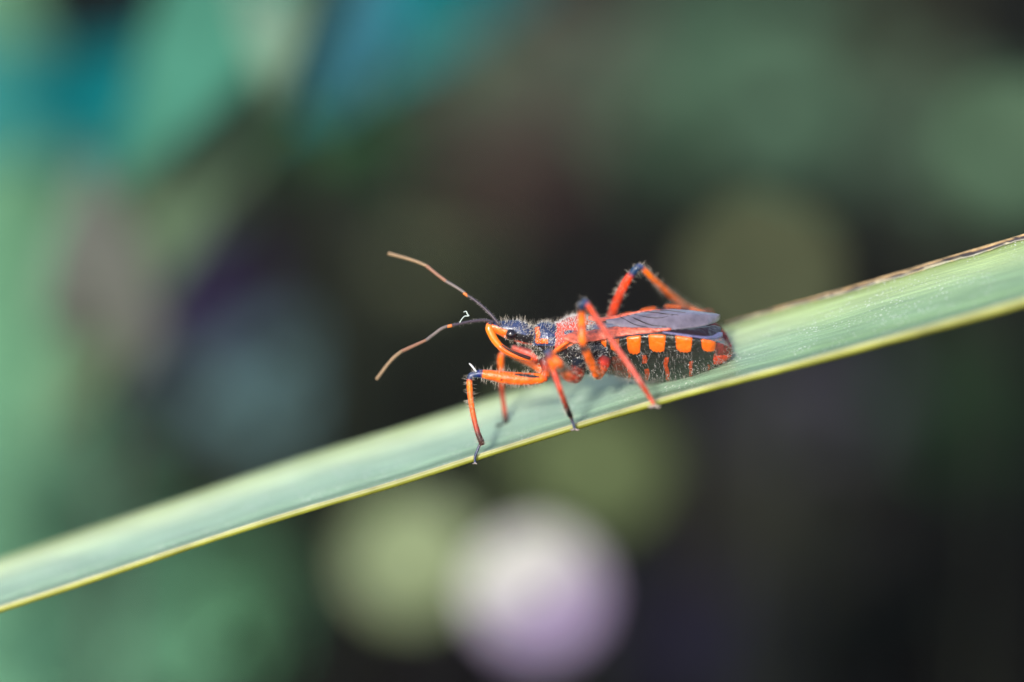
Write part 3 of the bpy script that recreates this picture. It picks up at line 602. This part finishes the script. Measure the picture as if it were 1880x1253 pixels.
# orange plates along both rims of the abdomen
def plates():
    m = mat('orange_plate', attr='tint', rough=.36, spec=.45, coat=.15, bump=(38, .006), noise=(16, .2))
    for side in (1, -1):
        sh = 0 if side == 1 else -9
        for x0, x1, dep in [(1099, 1112, .17), (1118, 1136, .19), (1146, 1174, .30), (1187, 1218, .25), (1233, 1266, .24), (1280, 1311, .21)]:
            x0, x1 = x0 + rng.uniform(-1, 2), x1 + rng.uniform(-2, 1); xx = np.linspace(x0 + sh, x1 + sh, 14); aa = np.linspace(-.30, 1, 16); V, C = [], []
            for i, x in enumerate(xx):
                c = np.array([np.interp(x, ax_, aC[:, q]) for q in range(3)]); hw = np.interp(x, ax_, aHW); D = np.interp(x, ax_, aD)
                s = (i / 13 - .5) * 2; e = .74 * dep * (1.04 - .26 * abs(s - .15) ** 3 + .05 * math.sin(x * .9))
                for j, q in enumerate(aa):
                    th = q * e * 1.25 if q > 0 else q * .3
                    lift = .006 * (1 - s ** 6) * (1 - max(0, q) ** 8) - .004 * (1 if (abs(s) > .99 or j == 15 or j == 0) else 0)
                    if q >= 0:
                        yy = math.cos(th) ** .85 * hw; zz = -D * math.sin(th) ** .85
                        ny, nz = math.cos(th), -math.sin(th) * .7
                    else:
                        yy = hw * (1 + q * .10); zz = .014 if side == -1 else .006; ny, nz = .3, 1
                    dx = -(x - (x0 + x1) / 2 - sh) * .12 * max(0, q) ** 1.5 / 300
                    V.append(c + [dx, -side * (yy + ny * lift), zz + nz * lift]); C.append((YOR * (1 - max(q, 0)) + ORG * .9 * max(q, 0)) * rng.uniform(.85, 1.1))
            V = np.array(V); F = [(i*16+j, i*16+j+1, (i+1)*16+j+1, (i+1)*16+j) for i in range(13) for j in range(15)]
            if side == 1: F = [f[::-1] for f in F]
            F = [f[::-1] for f in F]
            V2, F2 = solid(V, F, .006); o = obj('abdomen_plate', V2, F2, m, BUG); set_color(o, np.r_[C, C])
plates()

def sphere(name, c, r, m, parent, sc_=(1, 1, 1), n=20, k=28):
    th = np.linspace(.01, math.pi - .01, n)
    V = np.array([c + np.array([math.sin(t) * math.cos(j*2*math.pi/k), math.sin(t) * math.sin(j*2*math.pi/k), math.cos(t)]) * r * np.array(sc_) for t in th for j in range(k)])
    F = [(i*k+j, i*k+(j+1)%k, (i+1)*k+(j+1)%k, (i+1)*k+j)[::-1] for i in range(n-1) for j in range(k)] + [tuple(range(k)), tuple((n-1)*k+j for j in range(k))[::-1]]
    return obj(name, V, F, m, parent)
eye_m = mat('eye_black', (.012, .008, .012), rough=.12, spec=.6, coat=.5, bump=(220, .0006))
hc = P(938, 615, HEADW)
sphere('eye', P(938.5, 615, .004), .033, eye_m, BUG, (1, .9, 1.05))
q = P(938.5, 615, .004); sphere('eye', np.array([q[0], 2 * P(938, 607, HEADW)[1] - q[1], q[2]]), .0325, eye_m, BUG, (1, .9, 1.05))

def tube_part(name, rows, m, parent, k=14, per=2., label=None):
    rr = [np.r_[P(a, b, w), r / 300] for a, b, w, r in rows]; L = sum(np.linalg.norm(rr[i+1][:3] - rr[i][:3]) for i in range(len(rr)-1))
    s = smooth_path(rr, max(5, int(L * 300 / per))); V, F = tube(s[:, :3], np.maximum(s[:, 3], .002), k); o = obj(name, V, F, m, parent)
    if label: o['label'] = label
    return o
beak_o = mat('beak_orange', (.80, .20, .012), rough=.25, coat=.5, bump=(60, .002)); beak_r = mat('beak_red', (.72, .12, .012), rough=.25, coat=.5, bump=(60, .002)); dark_m = mat('beak_ridge', (.03, .008, .008), rough=.3)
bk = tube_part('beak', [(899, 596, .05, 5.5), (898, 602, .05, 7), (902, 613, .05, 7.5), (908, 624, .05, 7.2), (916, 634, .05, 6.6), (920, 638, .05, 5.6)], beak_o, BUG)
tube_part('beak_segment', [(914, 632, .05, 6), (920, 638, .05, 6.8), (930, 645, .05, 6.6), (945, 652, .05, 6), (960, 657, .05, 5), (972, 659.5, .05, 3.6), (978, 660, .05, 2)], beak_r, bk)
tube_part('beak_ridge', [(922, 634.5, .022, 1.1), (932, 641.5, .02, 1.6), (945, 648, .022, 2.3), (960, 654, .03, 3.2), (973, 658.5, .035, 3.0)], dark_m, bk)

ant_d = mat('antenna_dark', (.05, .035, .05), rough=.45, bump=(60, .003)); ant_m = mat('antenna_grey', (.15, .12, .11), rough=.5, bump=(60, .002))
ant_t = mat('antenna_tan', (.26, .13, .08), rough=.55, bump=(60, .002)); ant_p = mat('antenna_tip', (.27, .18, .10), rough=.6, bump=(60, .002)); ant_o = mat('antenna_joint', (.6, .16, .03), rough=.35)
def antenna(segs, label):
    root = None
    for i, (rows, m, nm) in enumerate(segs):
        o = tube_part('antenna' if root is None else nm, rows, m, BUG if root is None else root, k=10)
        if root is None: root = o; o['label'] = label
ANT1 = [(905, 592, .03, 3.4), (895, 589, .02, 2.9), (870, 590, 0, 2.9), (845, 594.5, -.02, 2.8), (829, 598, -.03, 2.9)]
ANT2 = [(917, 597, .03, 3.4), (908, 586, .03, 3.0), (892, 569, .04, 2.7), (872, 552, .05, 2.6), (857, 542, .06, 2.7)]
antenna([(ANT1, ant_d, ''), ([(830, 598, -.03, 3.2), (826, 598.8, -.03, 3.3), (821, 600, -.03, 3.2)], ant_o, 'antenna_joint'),
         ([(822, 599, -.03, 2.9), (812, 603, -.04, 3.1), (798, 613, -.05, 3.1), (781, 626, -.07, 3.0)], ant_m, 'antenna_segment'),
         ([(782, 625, -.07, 2.7), (758, 636, -.1, 3.2), (736, 646, -.13, 3.2)], ant_t, 'antenna_segment'),
         ([(737, 645.5, -.13, 3.2), (724, 656, -.15, 3.3), (712, 669, -.17, 2.9), (700, 685, -.19, 3.0), (691, 697, -.21, 3.0)], ant_p, 'antenna_segment')], 'lower bent antenna')
antenna([(ANT2, ant_d, ''), ([(859, 544, .06, 3), (855, 541, .06, 2.9), (851, 538, .06, 3)], ant_o, 'antenna_joint'),
         ([(854, 538.5, .06, 2.7), (838, 528, .08, 2.9), (819, 517, .1, 3.2)], ant_m, 'antenna_segment'),
         ([(820, 517.5, .1, 3.3), (802, 504, .13, 3.1), (783, 488.5, .16, 3.3)], ant_t, 'antenna_segment'),
         ([(784, 489, .16, 3.0), (768, 482, .18, 3.0), (742, 473.5, .22, 3.1), (722, 468, .25, 3.2), (713, 465.5, .26, 3.3)], ant_p, 'antenna_segment')], 'upper raised antenna')

# wings lying on the back
xe = [a[0] for a in AB]; ye_ = [a[1] for a in AB]; yf_ = [a[2] for a in AB]
def back_pt(px, py, lift=0.):
    e, f = np.interp(px, xe, ye_), np.interp(px, xe, yf_)
    hw = (e - f) / 205; w = BODW - hw * CP + (e - py) / 205 * CP
    return P(px, py, w - lift * SP) + UP * lift * CP * 0 + np.array([0, 0, lift])
def sheet(name, rows, m, parent, na=9, nl=60, dome=.03, lift=.012, th=.003, label=None, rough=0.):
    r = np.array([tuple(q) + (0,) * (4 - len(q)) for q in rows], float); x = np.linspace(r[0, 0], r[-1, 0], nl); lo = np.interp(x, r[:, 0], r[:, 1]); hi = np.interp(x, r[:, 0], r[:, 2])
    for _ in range(2):
        lo[1:-1] = .25*lo[:-2]+.5*lo[1:-1]+.25*lo[2:]; hi[1:-1] = .25*hi[:-2]+.5*hi[1:-1]+.25*hi[2:]
    l2 = np.interp(x, r[:, 0], r[:, 3]) if r.shape[1] > 3 else np.zeros(nl)
    V = []
    for i in range(nl):
        for j in range(na):
            t = j / (na - 1); lf = lift + l2[i] + dome * math.sin(math.pi * t) + rough * math.sin(x[i] * .35 + t * 9) + rough * rng.normal() * .5
            V.append(back_pt(x[i], lo[i] + (hi[i] - lo[i]) * t + lf * 282 * 0, lf))
    V = np.array(V); F = [(i*na+j, i*na+j+1, (i+1)*na+j+1, (i+1)*na+j)[::-1] for i in range(nl-1) for j in range(na-1)]
    V, F = solid(V, F, th); o = obj(name, V, F, m, parent)
    if label: o['label'] = label
    return o
def membrane_mat():
    m = mat('wing_membrane', (.155, .135, .175), rough=.28, spec=.55, coat=.15, bump=(28, .006), noise=(12, .35))
    return m
memb = membrane_mat(); cor = mat('wing_pink', (.60, .12, .07), rough=.42, bump=(30, .014), noise=(38, .55)); vein_m = mat('wing_vein', (.03, .025, .03), rough=.4)
cor2 = mat('wing_blue_grey', (.16, .17, .22), rough=.4, bump=(45, .006), noise=(25, .3))
# near wing: leathery pink strip with the grey-blue inner field
nw = sheet('wing', [(1034, 639, 635, .035), (1042, 641, 628, .035), (1052, 643, 622, .03), (1062, 643, 619, .025), (1080, 638, 617, .02), (1100, 633, 612, .012), (1129, 626, 606, .008), (1150, 622, 607, .006), (1175, 619, 608, .004), (1200, 616, 610, .002), (1232, 613, 611, 0)], cor, BUG, dome=.016, lift=.016, rough=.0012, label='pink leathery near wing')
sheet('inner_wing_field', [(1074, 618, 610), (1090, 615, 603), (1110, 611, 599), (1130, 608, 597), (1160, 609, 598), (1190, 611, 600), (1215, 612, 606)], cor2, nw, dome=.010, lift=.022, rough=.0006)
fw_ = sheet('wing', [(1080, 597, 590, .02), (1100, 599, 592, .012), (1125, 594, 586.5, .006), (1143, 588.5, 581.5), (1165, 582, 577.5), (1192, 577.5, 574.5), (1225, 575, 573.5), (1262, 577, 575.5)], cor, BUG, dome=.008, lift=.016, rough=.0010, label='pink far margin of the folded wings')
mb = sheet('wing_membrane', [(1112, 603, 597), (1130, 607, 592), (1150, 609.5, 586), (1172, 611.5, 581), (1200, 613, 576), (1225, 613, 574), (1250, 611, 575), (1275, 608.5, 577), (1295, 605, 580), (1308, 601.5, 581.5), (1315, 599, 583.5), (1319, 596, 586), (1322, 592.5, 589.5)], memb, fw_, na=15, nl=90, dome=.022, lift=.024, rough=.0004, label='smoky grey wing membrane')
sheet('hind_wing', [(1185, 617, 611), (1215, 617, 609), (1240, 618.5, 609), (1270, 622, 607), (1295, 625, 604), (1312, 627, 601), (1324, 622, 605)], mat('hind_wing_dark', (.022, .012, .016), rough=.3, spec=.3, bump=(30, .012)), fw_, dome=.008, lift=.014, label='dark brown hind wing tip showing under the membrane')
sheet('back_highlight', [(1216, 618, 615.5), (1240, 621.5, 617.5), (1265, 625, 621), (1290, 628, 624), (1308, 629, 623), (1320, 628, 615), (1327, 624, 617)], mat('highlight_violet', (.13, .12, .24), rough=.3, spec=.5, bump=(30, .012)), fw_, na=5, dome=.005, lift=.022, label='violet-blue highlight strip along the abdomen edge, sheen put into the colour')  # sky highlight on the glossy back, added as a coloured strip
def vein(pts, r=.9):
    c = smooth_path([back_pt(a, b, .024 + .022 * math.sin(math.pi * min(1, max(0, (np.interp(a, [1112, 1172, 1225, 1275, 1320], [603, 611.5, 613, 608.5, 591]) - b) / np.interp(a, [1112, 1172, 1225, 1275, 1320], [6, 30, 39, 31, 3])))) + .001) for a, b in pts], 30)
    V, F = tube(c, np.linspace(r, r * .4, 30) / 300, 6); obj('wing_vein', V, F, vein_m, fw_)
vein([(1152, 590), (1170, 600), (1195, 607), (1222, 609)], 1.7); vein([(1184, 581), (1205, 586), (1225, 590), (1245, 592)], 1.4); vein([(1212, 578), (1235, 582), (1258, 586)], 1.3); vein([(1140, 596), (1165, 606), (1190, 610)], 1.4)
vein([(1165, 588), (1190, 596), (1212, 597), (1235, 592)], 1.1)

# ------------------------------------------------------------------ hairs
def hairs(name, masks, mat_, parent):
    s = Soup()
    for mask, count, L0, r0, lean, jit in masks:
        idx = np.flatnonzero(mask)
        if len(idx) == 0: continue
        for i in rng.choice(idx, count):
            p = BX[i]; n = BN[i] + np.array(lean) + rng.normal(0, jit, 3); n /= np.linalg.norm(n); L = L0 * rng.uniform(.55, 1.25)
            bend = rng.normal(0, .22, 3) * L; a = np.cross(n, [0.3, .5, .8]); a /= np.linalg.norm(a); b = np.cross(n, a)
            V = []
            for (t, rr) in ((-.05, 1), (.5, .8)):
                c = p + n * L * t + bend * t * t
                for q in range(3): V.append(c + (a * math.cos(q*2.094) + b * math.sin(q*2.094)) * r0 * rr)
            V.append(p + n * L + bend)
            s.add(V, [(0, 1, 4, 3), (1, 2, 5, 4), (2, 0, 3, 5), (3, 4, 6), (4, 5, 6), (5, 3, 6)])
    return obj(name, s.V(), s.f, mat_, parent, kind='stuff', smooth=False)
hair_m = mat('hair_pale', (.60, .54, .45), rough=.4, trans=.3); down_m = mat('down_white', (.68, .68, .68), rough=.4, trans=.2); hair_g = mat('hair_grey', (.30, .28, .26), rough=.4)
bpx, bpy_, bw = proj(BX); head = BP == 1; thx = BP == 2; abd = BP == 3; lg = BP == 4; tarsi = BP == 6
up = BN[:, 2] > .2
front_near = lg & (bpx < 1000) & (bw < .05); legs_far_blur = lg
hairs('head_hair', [(head & up & (bpx > 915), 120, .040, .0012, (0, 0, .5), .3), (head & (bpy_ > 625), 50, .03, .0009, (0, 0, -.3), .3)], hair_m, BODY)
hairs('head_down', [(head & (bpx > 925), 200, .014, .0016, (.6, 0, .0), .5), (thx, 800, .016, .0016, (.5, 0, .1), .5), (thx & up & (bpx > 1018) & (bpx < 1092), 620, .015, .0018, (.4, 0, .2), .5)], down_m, BODY)
hairs('thorax_hair', [(thx & up & (bpx < 1105), 300, .032, .0011, (0, 0, .4), .35), (thx & ~up, 200, .030, .0010, (0, 0, -.3), .4), (thx & (bpx < 1010), 130, .034, .0010, (0, 0, .0), .35)], hair_m, BODY)
hairs('belly_hair', [(abd & (BN[:, 2] < .1) & (bpy_ > 640), 850, .032, .0009, (.25, 0, -.5), .25), (abd & (bpx > 1300), 90, .035, .0009, (.5, 0, .2), .3), (abd & (bpy_ < 585), 150, .028, .0009, (0, 0, .5), .3)], hair_g, BODY)
hairs('belly_down', [(abd & (BN[:, 2] < -.1), 220, .010, .0015, (.6, 0, -.3), .4)], down_m, BODY)
hairs('leg_hair', [(front_near & ((BN[:, 2] > .55) | (BN[:, 2] < -.4) | (bpx < 890)), 440, .029, .0011, (0, 0, .1), .25), (lg & (bpy_ < 600) & (bpx > 1110), 280, .032, .0012, (0, 0, .1), .3), (lg & (bpx > 1000) & (bw < -.1), 560, .026, .0009, (0, 0, 0), .3), (lg & (bw > .1) & (bpx < 1000), 240, .03, .0009, (0, 0, 0), .3), (lg & (bpy_ > 664) & (bpx > 1030) & (bpx < 1116), 420, .02, .0009, (0, 0, -.3), .3)], hair_m, BODY)
def antenna_hair():
    s = Soup()
    for rows, cnt in ((ANT1, 80), (ANT2, 80)):
        c = smooth_path([P(a, b, w) for a, b, w, r in rows], 60)
        for _ in range(cnt):
            i = rng.integers(3, 59); d = rng.normal(0, 1, 3); d /= np.linalg.norm(d); p = c[i] + d * .008; L = rng.uniform(.008, .02)
            a = np.cross(d, [.3, .5, .8]); a /= np.linalg.norm(a); b = np.cross(d, a)
            s.add([p + a * .001, p - a * .0005 + b * .0009, p - a * .0005 - b * .0009, p + d * L], [(0, 1, 3), (1, 2, 3), (2, 0, 3)])
    obj('antenna_hair', s.V(), s.f, hair_g, BODY, kind='stuff', smooth=False)
antenna_hair()

# ------------------------------------------------------------------ specks caught on the insect
lint = mat('lint_white', (.62, .72, .68), rough=.6, trans=.2)
def fibre(name, label, cat, rows, m):
    s = smooth_path([np.r_[P(a, b, w), r / 300] for a, b, w, r in rows], 24); V, F = tube(s[:, :3], s[:, 3], 6)
    o = obj(name, V, F, m, origin=V[0]); o['label'] = label; o['category'] = cat
fibre('lint_fibre', 'tiny curled pale fibre caught upright on the lower antenna', 'fibre', [(844, 593, -.03, .9), (848, 586, -.03, .8), (853, 581, -.03, .9), (861, 580, -.03, 1.0), (858, 577, -.03, 1.1), (856, 572, -.03, .9), (851, 573.5, -.03, .6)], lint)
fibre('white_splinter', 'tiny straight white splinter stuck on the front knee', 'splinter', [(874.5, 683, -.09, 1.2), (870, 677, -.09, 1.5), (865, 671, -.09, 1.4), (861.5, 667.5, -.09, .6)], mat('splinter_white', (.8, .82, .85), rough=.25, coat=.5))
